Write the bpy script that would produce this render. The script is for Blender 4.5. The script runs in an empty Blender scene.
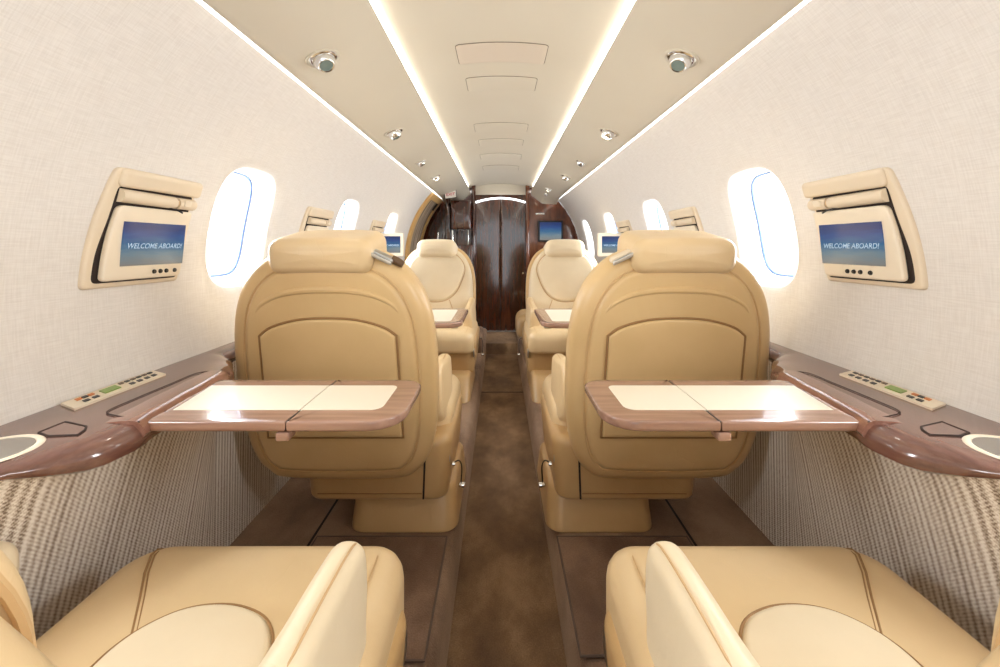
import bpy, bmesh, math, random
from mathutils import Vector, Matrix
from math import sin, cos, pi, radians, sqrt, atan2
random.seed(7)
S = bpy.context.scene
C = S.collection

# ------------------------------------------------------------------ camera, light, exposure
CZ = 1.01                      # camera height above the aisle floor
cd = bpy.data.cameras.new('camera'); cam = bpy.data.objects.new('camera', cd); C.objects.link(cam)
cam.location = (-0.006, 0, CZ); cam.rotation_euler = (pi/2, 0, 0)
cd.sensor_width = 36; cd.lens = 36*0.420; cd.shift_y = -0.0875; cd.clip_start = 0.02
S.camera = cam
S.view_settings.view_transform = 'Standard'; S.view_settings.look = 'None'
S.view_settings.gamma = 1; S.view_settings.use_curve_mapping = False
S.view_settings.exposure = 0.38
S.cycles.use_denoising = True
S.cycles.max_bounces = 10; S.cycles.diffuse_bounces = 6; S.cycles.sample_clamp_indirect = 8
W = bpy.data.worlds.new('World'); S.world = W; W.use_nodes = True
bg = W.node_tree.nodes['Background']; bg.inputs[0].default_value = (0.90, 0.96, 1.0, 1); bg.inputs[1].default_value = 1.9
WIN_Y = [-1.29, -0.405, 0.48, 1.365, 2.25, 3.135]
R0 = 0.85; ZC = 0.91           # fuselage lining: a circle of radius R0 about height ZC
WIN_TH = radians(10.8)
def arc(s, th, r=R0): return (s*r*cos(th), ZC + r*sin(th))
for s in (-1, 1):
    for y in WIN_Y + ([3.98] if s > 0 else []):
        l = bpy.data.lights.new('daylight', 'AREA'); l.shape = 'RECTANGLE'
        l.size = 0.34; l.size_y = 0.44; l.energy = 9.0; l.color = (0.95, 0.98, 1.0)
        o = bpy.data.objects.new('daylight', l); C.objects.link(o)
        x, z = arc(s, WIN_TH, 1.05)
        o.location = (x, y, z)
        d = Vector((-s*cos(WIN_TH), 0, -sin(WIN_TH)))
        o.rotation_euler = d.to_track_quat('-Z', 'Y').to_euler()
LED = 4.2                      # strength of the cove light strips
LAMP = 1.6                     # energy of each reading lamp

# ------------------------------------------------------------------ materials
def lin(c):
    c = c/255
    return c/12.92 if c <= 0.04045 else ((c+0.055)/1.055)**2.4
def rgb(r, g, b): return (lin(r), lin(g), lin(b), 1)
class NT:
    def __init__(s, name):
        s.m = bpy.data.materials.new(name); s.m.use_nodes = True
        s.t = s.m.node_tree; s.b = s.t.nodes['Principled BSDF']
    def n(s, kind, **k):
        x = s.t.nodes.new(kind)
        for a, v in k.items():
            if a.startswith('i_'):
                key = a[2:]; key = int(key) if key.isdigit() else key.replace('_', ' ')
                x.inputs[key].default_value = v
            else: setattr(x, a, v)
        return x
    def l(s, a, b): s.t.links.new(a, b)
    def coords(s, scale=(1,1,1), which='Object'):
        tc = s.n('ShaderNodeTexCoord'); mp = s.n('ShaderNodeMapping'); mp.inputs['Scale'].default_value = scale
        s.l(tc.outputs[which], mp.inputs['Vector']); return mp.outputs[0]
    def noise(s, scale, vec=None, detail=3, rough=0.5):
        x = s.n('ShaderNodeTexNoise'); x.inputs['Scale'].default_value = scale
        x.inputs['Detail'].default_value = detail; x.inputs['Roughness'].default_value = rough
        if vec is not None: s.l(vec, x.inputs['Vector'])
        return x.outputs['Fac']
    def ramp(s, fac, stops):
        r = s.n('ShaderNodeValToRGB'); e = r.color_ramp.elements
        while len(e) < len(stops): e.new(0.5)
        for el, (p, c) in zip(e, stops): el.position = p; el.color = c
        s.l(fac, r.inputs[0]); return r.outputs[0]
    def bump(s, h, strength, dist=0.002, chain=None):
        b = s.n('ShaderNodeBump'); b.inputs['Strength'].default_value = strength; b.inputs['Distance'].default_value = dist
        s.l(h, b.inputs['Height'])
        if chain is not None: s.l(chain, b.inputs['Normal'])
        return b.outputs[0]
    def set(s, **k):
        for a, v in k.items(): s.b.inputs[a.replace('_', ' ')].default_value = v
def plain(name, col, rough=0.5, metal=0.0, coat=0.0, spec=0.5):
    t = NT(name); t.set(Base_Color=col, Roughness=rough, Metallic=metal, Coat_Weight=coat); t.b.inputs['Specular IOR Level'].default_value = spec
    f = t.noise(60, t.coords()); t.l(t.bump(f, 0.03, 0.001), t.b.inputs['Normal'])
    return t.m
def leather(name, c1, c2, rough=0.36):
    t = NT(name); v = t.coords()
    t.l(t.ramp(t.noise(7, v, 4), [(0.3, c1), (0.7, c2)]), t.b.inputs['Base Color'])
    vor = t.n('ShaderNodeTexVoronoi'); vor.inputs['Scale'].default_value = 420; t.l(v, vor.inputs['Vector'])
    b1 = t.bump(vor.outputs['Distance'], 0.10, 0.0006)
    b2 = t.bump(t.noise(14, v, 3, 0.55), 0.22, 0.006, b1)
    wv = t.n('ShaderNodeVectorMath', operation='MULTIPLY_ADD'); nzc = t.n('ShaderNodeTexNoise'); nzc.inputs['Scale'].default_value = 9; t.l(v, nzc.inputs['Vector'])
    t.l(nzc.outputs['Color'], wv.inputs[0]); wv.inputs[1].default_value = (0.09, 0.09, 0.09); t.l(v, wv.inputs[2])
    cr = t.n('ShaderNodeTexVoronoi', feature='DISTANCE_TO_EDGE'); cr.inputs['Scale'].default_value = 17; t.l(wv.outputs[0], cr.inputs['Vector'])
    cl = t.n('ShaderNodeMapRange'); cl.inputs['From Max'].default_value = 0.035; t.l(cr.outputs['Distance'], cl.inputs['Value'])
    ms = t.noise(5, v, 2); mm = t.n('ShaderNodeMapRange'); mm.inputs['From Min'].default_value = 0.5; mm.inputs['From Max'].default_value = 0.65; t.l(ms, mm.inputs['Value'])
    mxc = t.n('ShaderNodeMix'); t.l(mm.outputs[0], mxc.inputs[0]); mxc.inputs[2].default_value = 1.0; t.l(cl.outputs[0], mxc.inputs[3])
    b2 = t.bump(mxc.outputs[0], 0.16, 0.0016, b2)
    t.l(b2, t.b.inputs['Normal']); t.set(Roughness=rough); t.b.inputs['Specular IOR Level'].default_value = 0.55
    return t.m
M = {}
M['leather'] = leather('tan_leather', rgb(213,186,143), rgb(220,194,152))
M['leather_back'] = leather('shell_leather', rgb(208,177,127), rgb(215,184,135), 0.34)
M['leather_pale_lit'] = leather('pale_lit_leather', rgb(227,211,181), rgb(234,219,191), 0.36)  # the tan leather again, bright window light and sheen painted into its colour
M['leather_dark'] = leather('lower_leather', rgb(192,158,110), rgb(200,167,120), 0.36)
M['seam'] = plain('seam_thread', rgb(150,114,72), 0.7)
M['pipe'] = plain('piping', rgb(202,168,122), 0.4)
M['gap'] = plain('dark_gap', rgb(40,28,22), 0.8)
M['plastic'] = plain('cream_plastic', rgb(218,202,178), 0.45)
M['plastic_pale'] = plain('pale_plastic', rgb(226,213,192), 0.42)
M['black'] = plain('black_plastic', rgb(18,18,20), 0.4)
M['chrome'] = plain('chrome', rgb(225,225,225), 0.12, 1.0)
M['steel'] = plain('brushed_steel', rgb(190,188,184), 0.3, 1.0)
M['white'] = plain('white_plastic', rgb(235,232,224), 0.5)
M['red'] = plain('red_paint', rgb(200,40,50), 0.5)
M['lcd'] = plain('green_lcd', rgb(120,150,50), 0.3)
M['orange'] = plain('orange_key', rgb(200,120,60), 0.5)
M['bluegasket'] = plain('window_gasket', rgb(96,120,165), 0.4)
M['frame_white'] = plain('window_reveal', rgb(240,240,238), 0.5)
M['brown_rubber'] = plain('brown_plastic', rgb(96,72,48), 0.4)
M['gold'] = plain('tan_trim', rgb(205,165,105), 0.45)
M['inlay'] = plain('cream_inlay', rgb(232,225,208), 0.4, coat=0.3)
M['lens'] = plain('lamp_lens', rgb(120,135,130), 0.15)
def emis(name, col, strength):
    t = NT(name); t.set(Base_Color=col, Emission_Color=col, Emission_Strength=strength); return t.m
M['led'] = emis('led_strip', (1.0, 0.96, 0.90, 1), LED*2.0)
M['led_wall'] = emis('wall_cove_strip', (1.0, 0.97, 0.93, 1), LED*0.85)
M['led_arch'] = emis('led_arch', (0.95, 0.97, 1.0, 1), 3.0)
M['bulb'] = emis('lit_bulb', (1.0, 0.85, 0.62, 1), 12.0)
M['caption'] = emis('screen_caption', rgb(150,170,190), 0.42)

t = NT('wall_lining'); v1 = t.coords((1, 14, 240)); v2 = t.coords((1, 240, 14))
n1 = t.noise(1.6, v1, 2); n2 = t.noise(1.6, v2, 2)
mx = t.n('ShaderNodeMath', operation='ADD'); t.l(n1, mx.inputs[0]); t.l(n2, mx.inputs[1])
mx.use_clamp = False
dv = t.n('ShaderNodeMath', operation='MULTIPLY'); dv.inputs[1].default_value = 0.5; t.l(mx.outputs[0], dv.inputs[0])
rp = t.ramp(dv.outputs[0], [(0.36, rgb(211,206,201)), (0.62, rgb(222,218,214))]); t.l(rp, t.b.inputs['Base Color'])
t.l(t.bump(dv.outputs[0], 0.2, 0.0008), t.b.inputs['Normal']); t.set(Roughness=0.75); M['wall'] = t.m

t = NT('ceiling_paint'); v = t.coords()
t.l(t.ramp(t.noise(2.0, v, 2), [(0.3, rgb(208,200,183)), (0.7, rgb(213,206,190))]), t.b.inputs['Base Color'])
t.l(t.bump(t.noise(300, v, 2), 0.06, 0.0006), t.b.inputs['Normal']); t.set(Roughness=0.42); M['ceiling'] = t.m
M['vent'] = plain('vent_panel', rgb(212,200,184), 0.45)
M['vent_gap'] = plain('vent_gap', rgb(120,108,92), 0.7)

def wood(name, stops, scale=(22, 1.6, 22), rough=0.16, coat=0.6, ns=2.4):
    t = NT(name); v = t.coords(scale)
    a = t.noise(ns, v, 6, 0.62); w = t.noise(2.0, t.coords((3,3,3)), 3)
    m = t.n('ShaderNodeMath', operation='MULTIPLY_ADD'); m.inputs[1].default_value = 0.75
    t.l(a, m.inputs[0]); m2 = t.n('ShaderNodeMath', operation='MULTIPLY'); m2.inputs[1].default_value = 0.25
    t.l(w, m2.inputs[0]); t.l(m2.outputs[0], m.inputs[2])
    t.l(t.ramp(m.outputs[0], stops), t.b.inputs['Base Color'])
    t.set(Roughness=rough, Coat_Weight=coat, Coat_Roughness=0.06); return t.m
M['ledge'] = wood('ledge_wood', [(0.3, rgb(86,56,48)), (0.5, rgb(110,76,66)), (0.7, rgb(130,96,84))])
M['flap'] = wood('flap_wood', [(0.3, rgb(112,74,62)), (0.5, rgb(134,94,80)), (0.7, rgb(154,114,98))])
M['table'] = wood('table_wood', [(0.3, rgb(130,98,84)), (0.5, rgb(152,118,102)), (0.7, rgb(172,138,122))], (1.6, 22, 22))
M['door_wood'] = wood('door_wood', [(0.3, rgb(40,18,10)), (0.5, rgb(66,32,18)), (0.72, rgb(96,52,30))], (14, 14, 1.2), 0.12, 0.8)
M['bulk_wood'] = wood('bulkhead_wood', [(0.3, rgb(62,28,14)), (0.5, rgb(98,50,26)), (0.72, rgb(132,74,42))], (14, 14, 1.6), 0.14, 0.8)
M['cab_wood'] = wood('cabinet_wood', [(0.3, rgb(42,16,10)), (0.5, rgb(66,28,18)), (0.72, rgb(92,44,28))], (14, 14, 1.6), 0.12, 0.8)

def carpet(name, c1, c2, c3):
    t = NT(name); v = t.coords()
    f = t.noise(3.2, t.coords((1.5, 1, 1)), 5, 0.6)
    fn = t.noise(260, v, 2)
    mixn = t.n('ShaderNodeMath', operation='MULTIPLY_ADD'); mixn.inputs[1].default_value = 0.2
    t.l(fn, mixn.inputs[0]); sb = t.n('ShaderNodeMath', operation='MULTIPLY'); sb.inputs[1].default_value = 0.8
    t.l(f, sb.inputs[0]); t.l(sb.outputs[0], mixn.inputs[2])
    t.l(t.ramp(mixn.outputs[0], [(0.36, c1), (0.5, c2), (0.64, c3)]), t.b.inputs['Base Color'])
    t.l(t.bump(fn, 0.6, 0.003), t.b.inputs['Normal']); t.set(Roughness=0.9)
    t.b.inputs['Sheen Weight'].default_value = 0.35; t.b.inputs['Sheen Roughness'].default_value = 0.4
    t.b.inputs['Sheen Tint'].default_value = rgb(220,190,160); return t.m
M['carpet'] = carpet('aisle_carpet', rgb(84,60,40), rgb(120,92,64), rgb(156,126,94))
M['carpet2'] = carpet('platform_carpet', rgb(104,80,62), rgb(130,104,84), rgb(156,130,108))
M['mat'] = carpet('mat_carpet', rgb(88,64,50), rgb(114,88,70), rgb(142,114,94))
M['bind'] = plain('mat_binding', rgb(90,74,64), 0.8)

t = NT('woven_fabric')
tc = t.n('ShaderNodeTexCoord'); sp = t.n('ShaderNodeSeparateXYZ'); t.l(tc.outputs['Object'], sp.inputs[0])
def sw(src, freq, ph=None):
    m = t.n('ShaderNodeMath', operation='MULTIPLY'); m.inputs[1].default_value = freq; t.l(src, m.inputs[0]); o = m.outputs[0]
    if ph is not None:
        a = t.n('ShaderNodeMath', operation='ADD'); t.l(o, a.inputs[0]); t.l(ph, a.inputs[1]); o = a.outputs[0]
    q = t.n('ShaderNodeMath', operation='SINE'); t.l(o, q.inputs[0]); return q.outputs[0]
colw = sw(sp.outputs['Y'], 2*pi/0.0125)
sg = t.n('ShaderNodeMath', operation='SIGN'); t.l(sw(sp.outputs['Y'], 2*pi/0.00625), sg.inputs[0])
ph = t.n('ShaderNodeMath', operation='MULTIPLY'); ph.inputs[1].default_value = pi/2; t.l(sg.outputs[0], ph.inputs[0])
dots = sw(sp.outputs['Z'], 2*pi/0.0060, ph.outputs[0])
ad0 = t.n('ShaderNodeMath', operation='MULTIPLY'); ad0.inputs[1].default_value = 0.75; t.l(dots, ad0.inputs[0])
cn = t.noise(1.0, t.coords((0.5, 85, 0.5)), 2, 0.6); cn2 = t.n('ShaderNodeMath', operation='MULTIPLY_ADD'); cn2.inputs[1].default_value = 3.2; cn2.inputs[2].default_value = -1.6; t.l(cn, cn2.inputs[0])
cc = t.n('ShaderNodeMath', operation='ADD'); t.l(colw, cc.inputs[0]); t.l(cn2.outputs[0], cc.inputs[1])
ad = t.n('ShaderNodeMath', operation='ADD'); t.l(cc.outputs[0], ad.inputs[0]); t.l(ad0.outputs[0], ad.inputs[1])
nz = t.noise(330, tc.outputs['Object'], 3, 0.7)
ad2 = t.n('ShaderNodeMath', operation='MULTIPLY_ADD'); ad2.inputs[1].default_value = 0.17; t.l(ad.outputs[0], ad2.inputs[0]); t.l(nz, ad2.inputs[2])
t.l(t.ramp(ad2.outputs[0], [(0.18, rgb(124,106,92)), (0.42, rgb(190,177,162)), (0.70, rgb(232,226,218))]), t.b.inputs['Base Color'])
t.l(t.bump(ad2.outputs[0], 0.35, 0.002), t.b.inputs['Normal']); t.set(Roughness=0.85); M['fabric'] = t.m

t = NT('screen_picture'); tc = t.n('ShaderNodeTexCoord'); sp = t.n('ShaderNodeSeparateXYZ'); t.l(tc.outputs['UV'], sp.inputs[0])
nn = t.noise(3, t.coords((1, 4, 1), 'UV'), 3); a = t.n('ShaderNodeMath', operation='MULTIPLY_ADD'); a.inputs[1].default_value = 0.25
t.l(nn, a.inputs[0]); t.l(sp.outputs['Y'], a.inputs[2])
col = t.ramp(a.outputs[0], [(0.08, rgb(140,134,126)), (0.38, rgb(118,140,150)), (0.60, rgb(44,108,150)), (0.85, rgb(16,70,140)), (1.0, rgb(12,50,114))])
t.l(col, t.b.inputs['Emission Color']); t.set(Base_Color=rgb(8,12,18), Emission_Strength=0.62, Roughness=0.2); M['screen'] = t.m

t = NT('window_glass'); tr = t.n('ShaderNodeBsdfTransparent'); gl = t.n('ShaderNodeBsdfGlossy'); gl.inputs['Roughness'].default_value = 0.02
mxs = t.n('ShaderNodeMixShader'); mxs.inputs[0].default_value = 0.06; t.l(tr.outputs[0], mxs.inputs[1]); t.l(gl.outputs[0], mxs.inputs[2])
t.l(mxs.outputs[0], t.t.nodes['Material Output'].inputs[0]); M['glass'] = t.m

# curtain of the entry door
t = NT('door_lining'); v = t.coords((1, 18, 1.2)); t.l(t.ramp(t.noise(2, v, 4), [(0.3, rgb(100,86,72)), (0.55, rgb(150,132,114)), (0.75, rgb(186,170,150))]), t.b.inputs['Base Color']); t.set(Roughness=0.3); M['drape'] = t.m

# ------------------------------------------------------------------ mesh helpers
def empty(name, loc, label=None, cat=None, group=None, kind=None):
    o = bpy.data.objects.new(name, None); C.objects.link(o); o.location = loc; o.empty_display_size = 0.05
    tag(o, label, cat, group, kind); return o
def tag(o, label=None, cat=None, group=None, kind=None):
    if label: o['label'] = label
    if cat: o['category'] = cat
    if group: o['group'] = group
    if kind: o['kind'] = kind
    return o
def wloc(o):
    p = Vector(o.location)
    while o.parent: o = o.parent; p = p + Vector(o.location)
    return p
def link(name, V, F, mat, parent=None, smooth=True, label=None, cat=None, group=None, kind=None, uv=None, sharp=35):
    """mesh object from world coordinates; origin at the parent's, or at its own base centre"""
    if parent is None:
        xs = [v[0] for v in V]; ys = [v[1] for v in V]; zs = [v[2] for v in V]
        org = Vector(((min(xs)+max(xs))/2, (min(ys)+max(ys))/2, min(zs)))
    else: org = wloc(parent)
    me = bpy.data.meshes.new(name)
    me.from_pydata([tuple(Vector(v)-org) for v in V], [], F)
    bm = bmesh.new(); bm.from_mesh(me); bmesh.ops.remove_doubles(bm, verts=bm.verts, dist=1e-6)
    bmesh.ops.recalc_face_normals(bm, faces=bm.faces); bm.to_mesh(me); bm.free()
    if smooth:
        for p in me.polygons: p.use_smooth = True
        try: me.set_sharp_from_angle(angle=radians(sharp))
        except Exception: pass
    if uv:
        ul = me.uv_layers.new(name='UVMap')
        for p in me.polygons:
            for li in p.loop_indices: ul.data[li].uv = uv[me.loops[li].vertex_index]
    me.materials.append(M[mat]); o = bpy.data.objects.new(name, me); C.objects.link(o)
    if parent is None: o.location = org
    else: o.parent = parent
    return tag(o, label, cat, group, kind)
def grid(nu, nv, f, closeu=False, closev=False):
    V = [f(i, j) for i in range(nu) for j in range(nv)]; F = []
    for i in range(nu if closeu else nu-1):
        for j in range(nv if closev else nv-1):
            a = i*nv+j; b = ((i+1) % nu)*nv+j; c = ((i+1) % nu)*nv+(j+1) % nv; d = i*nv+(j+1) % nv
            F.append((a, b, c, d))
    return V, F
def join(*parts):
    V = []; F = []
    for v, f in parts:
        k = len(V); V += list(v); F += [tuple(i+k for i in g) for g in f]
    return V, F
def box(a, b, f=None):
    x0, y0, z0 = a; x1, y1, z1 = b
    V = [(x0,y0,z0),(x1,y0,z0),(x1,y1,z0),(x0,y1,z0),(x0,y0,z1),(x1,y0,z1),(x1,y1,z1),(x0,y1,z1)]
    if f: V = [f(*v) for v in V]
    return V, [(0,3,2,1),(4,5,6,7),(0,1,5,4),(1,2,6,5),(2,3,7,6),(3,0,4,7)]
def catmull(P, n=8, closed=True):
    out = []; m = len(P); rng = m if closed else m-1
    for i in range(rng):
        if closed: p0, p1, p2, p3 = P[i-1], P[i], P[(i+1) % m], P[(i+2) % m]
        else: p0, p1, p2, p3 = P[max(i-1,0)], P[i], P[i+1], P[min(i+2,m-1)]
        for k in range(n):
            t = k/n
            out.append(tuple(0.5*((2*b)+(-a+c)*t+(2*a-5*b+4*c-d)*t*t+(-a+3*b-3*c+d)*t**3) for a, b, c, d in zip(p0, p1, p2, p3)))
    if not closed: out.append(tuple(P[-1]))
    return out
def rrect(a0, b0, a1, b1, r, n=6, rs=None):
    rs = rs or (r, r, r, r)   # corners: (a1,b0) (a1,b1) (a0,b1) (a0,b0)
    out = []
    for (cx, cy, q), rr in zip(((a1, b0, -pi/2), (a1, b1, 0), (a0, b1, pi/2), (a0, b0, pi)), rs):
        ox = cx-rr if cx == a1 else cx+rr; oy = cy-rr if cy == b1 else cy+rr
        for k in range(n+1):
            t = q+pi/2*k/n; out.append((ox+rr*cos(t), oy+rr*sin(t)))
    return out
def superel(ca, cb, ra, rb, e=3.0, n=48):
    out = []
    for k in range(n):
        t = 2*pi*k/n; c, s_ = cos(t), sin(t)
        out.append((ca+ra*math.copysign(abs(c)**(2/e), c), cb+rb*math.copysign(abs(s_)**(2/e), s_)))
    return out
def fillet(P, r, n=5):
    out = []; m = len(P)
    for i in range(m):
        a, b, c = Vector(P[i-1]), Vector(P[i]), Vector(P[(i+1) % m]); rr = r[i] if isinstance(r, (list, tuple)) else r
        d1 = a-b; d2 = c-b; q = min(rr, d1.length*0.45, d2.length*0.45); p0 = b+d1.normalized()*q; p2 = b+d2.normalized()*q
        for k in range(n+1): t = k/n; out.append(tuple(p0*(1-t)**2+b*2*t*(1-t)+p2*t*t))
    return out
def area2(P): return sum(P[i-1][0]*P[i][1]-P[i][0]*P[i-1][1] for i in range(len(P)))
def clean(P):
    Q = []
    for p in P:
        if not Q or (p[0]-Q[-1][0])**2+(p[1]-Q[-1][1])**2 > 1e-10: Q.append(p)
    if (Q[0][0]-Q[-1][0])**2+(Q[0][1]-Q[-1][1])**2 < 1e-10: Q.pop()
    return Q if area2(Q) > 0 else Q[::-1]
def resample(P, d):
    P = clean(P); out = []
    for i in range(len(P)):
        a = P[i]; b = P[(i+1) % len(P)]; L = math.hypot(b[0]-a[0], b[1]-a[1]); n = max(1, int(round(L/d)))
        for k in range(n): out.append((a[0]+(b[0]-a[0])*k/n, a[1]+(b[1]-a[1])*k/n))
    return out
def inset(P, d):
    n = len(P); out = []
    for i in range(n):
        a, b, c = P[i-1], P[i], P[(i+1) % n]
        e1 = Vector((b[0]-a[0], b[1]-a[1])).normalized(); e2 = Vector((c[0]-b[0], c[1]-b[1])).normalized()
        n1 = Vector((-e1.y, e1.x)); n2 = Vector((-e2.y, e2.x)); m = n1+n2
        m = m/max(m.length_squared/2, 0.6) if m.length > 1e-6 else n1
        out.append((b[0]+m.x*d, b[1]+m.y*d))
    return out
def pad(outline, c0, c1, r, f, crown=0.0, crown0=0.0, r0=None, nr=5, step=0.03):
    """soft slab: 2-D outline, from level c0 to c1, edges rounded by r (r0 at the c0 side), domed by crown"""
    P = resample(outline, step); r0 = r if r0 is None else r0; n = len(P)
    cx = sum(p[0] for p in P)/n; cy = sum(p[1] for p in P)/n
    rings = []
    sc = [0.0, 0.25, 0.5, 0.72, 0.88]
    I0 = inset(P, r0)
    for q in sc[1:]: rings.append([(cx+(p[0]-cx)*q, cy+(p[1]-cy)*q, c0-crown0*(1-q*q)) for p in I0])
    for k in range(nr+1):
        t = pi/2*k/nr; rings.append([(p[0], p[1], c0+r0*(1-sin(t))) for p in inset(P, r0*(1-cos(pi/2-t)) if 0 else r0*(1-sin(t)))])
    # the two quarter rounds
    rings = rings[:len(sc)-1]
    for k in range(nr+1):
        t = pi/2*k/nr; rings.append([(p[0], p[1], c0+r0*(1-cos(t))) for p in inset(P, r0*(1-sin(t)))])
    for k in range(nr+1):
        t = pi/2*k/nr; rings.append([(p[0], p[1], c1-r*(1-sin(t))) for p in inset(P, r*(1-cos(t)))])
    I1 = inset(P, r)
    for q in sc[:0:-1]: rings.append([(cx+(p[0]-cx)*q, cy+(p[1]-cy)*q, c1+crown*(1-q*q)) for p in I1])
    V = [(cx, cy, c0-crown0)]
    for g in rings: V += g
    V.append((cx, cy, c1+crown)); F = []
    for i in range(n): F.append((0, 1+(i+1) % n, 1+i))
    for k in range(len(rings)-1):
        for i in range(n):
            a = 1+k*n+i; b = 1+k*n+(i+1) % n; F.append((a, b, b+n, a+n))
    L = len(V)-1; base = 1+(len(rings)-1)*n
    for i in range(n): F.append((base+i, base+(i+1) % n, L))
    return [f(*v) for v in V], F
def tube(P, r, n=8, closed=False):
    P = [Vector(p) for p in P]; m = len(P); V = []; F = []
    up = None
    for i, p in enumerate(P):
        if closed: d = P[(i+1) % m]-P[i-1]
        else: d = P[min(i+1, m-1)]-P[max(i-1, 0)]
        d.normalize()
        if up is None: up = d.orthogonal().normalized()
        else:
            up = up-d*up.dot(d); up = up.normalized() if up.length > 1e-6 else d.orthogonal().normalized()
        b = d.cross(up); rr = r[i] if isinstance(r, (list, tuple)) else r
        for k in range(n): t = 2*pi*k/n; V.append(tuple(p+up*cos(t)*rr+b*sin(t)*rr))
    for i in range(m if closed else m-1):
        for k in range(n):
            a = i*n+k; b_ = i*n+(k+1) % n; c = ((i+1) % m)*n+(k+1) % n; d_ = ((i+1) % m)*n+k; F.append((a, b_, c, d_))
    if not closed: F.append(tuple(range(n-1, -1, -1))); F.append(tuple((m-1)*n+k for k in range(n)))
    return V, F
def lathe(prof, origin, axis, n=28):
    axis = Vector(axis).normalized(); u = axis.orthogonal().normalized(); w = axis.cross(u); o = Vector(origin)
    return grid(len(prof), n, lambda i, j: tuple(o+axis*prof[i][1]+(u*cos(2*pi*j/n)+w*sin(2*pi*j/n))*prof[i][0]), closev=True)
def bx(name, a, b, mat, parent=None, r=0.0, **k):
    if r:
        V, F = pad(rrect(a[0], a[1], b[0], b[1], min(r*1.5, (b[0]-a[0])/2.01, (b[1]-a[1])/2.01)), a[2], b[2], min(r, (b[2]-a[2])/2.01), lambda x, y, z: (x, y, z), nr=3)
    else: V, F = box(a, b)
    return link(name, V, F, mat, parent, smooth=bool(r), **k)

# ------------------------------------------------------------------ shell
def xz(s, th, y, r=R0): x, z = arc(s, th, r); return (x, y, z)
TH0, TH1 = radians(-22), radians(43.9)
Y0, Y1 = -1.7325, 4.5
def wall(s, name):
    parts = []
    bays = [(y-0.4425, y+0.4425, y) for y in WIN_Y]
    bays.append((3.5775, 4.5, 3.98 if s > 0 else None))
    for a, b, yc in bays:
        if yc is None:
            parts.append(grid(12, 24, lambda i, j: xz(s, TH0+(TH1-TH0)*j/23, a+(b-a)*i/11))); continue
        hw = 0.150; ht = 0.19/R0; n = 96
        inner = []; outer = []
        for k in range(n):
            t = 2*pi*(k+0.5)/n; c, q = cos(t), sin(t); e = 3.4
            inner.append((yc+hw*math.copysign(abs(c)**(2/e), c), WIN_TH+ht*math.copysign(abs(q)**(2/e), q)))
            m = max(abs(c), abs(q)); cx, cy = c/m, q/m
            oy = (b-yc)*cx if cx > 0 else (yc-a)*cx
            ot = (TH1-WIN_TH)*cy if cy > 0 else (WIN_TH-TH0)*cy
            outer.append((yc+oy, WIN_TH+ot))
        # exact corners
        for cy_, ct in ((a, TH0), (a, TH1), (b, TH0), (b, TH1)):
            kk = min(range(n), key=lambda i: (outer[i][0]-cy_)**2+(outer[i][1]-ct)**2); outer[kk] = (cy_, ct)
        nr = 9
        def fr(i, j):
            w = (i/(nr-1))**1.4; p = inner[j]; q = outer[j]; y = p[0]+(q[0]-p[0])*w; th = p[1]+(q[1]-p[1])*w
            rr = R0 + 0.012*max(0, 1-i/1.5)**2
            return xz(s, th, y, rr)
        parts.append(grid(nr, n, fr, closev=True))
    V, F = join(*parts); return link(name, V, F, 'wall', kind='structure', sharp=60)
wall(-1, 'wall_left'); wall(1, 'wall_right')
wn = 0
for s in (-1, 1):
    for y in WIN_Y + ([3.98] if s > 0 else []):
        wn += 1; n = 72
        e_ = empty('window_%d' % wn, xz(s, WIN_TH-0.22, y, R0+0.01), kind='structure')
        def ring(hw, ht, r):
            P = []
            for k in range(n):
                t = 2*pi*k/n; c, q = cos(t), sin(t); e = 3.4
                P.append(xz(s, WIN_TH+ht/R0*math.copysign(abs(q)**(2/e), q), y+hw*math.copysign(abs(c)**(2/e), c), r))
            return P
        rs = [ring(0.151, 0.191, R0+0.010), ring(0.146, 0.184, R0+0.016), ring(0.137, 0.175, R0+0.03), ring(0.126, 0.162, R0+0.06), ring(0.122, 0.158, R0+0.085)]
        V, F = grid(len(rs), n, lambda i, j: rs[i][j], closev=True); link('window_frame', V, F, 'frame_white', e_)
        V, F = tube(ring(0.122, 0.158, R0+0.078), 0.005, 6, closed=True); link('gasket', V, F, 'bluegasket', e_)
        g = ring(0.123, 0.159, R0+0.083)
        V, F = join(([Vector(xz(s, WIN_TH, y, R0+0.083))]+g, [(0, 1+i, 1+(i+1) % n) for i in range(n)]))
        link('pane', V, F, 'glass', e_)

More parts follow.
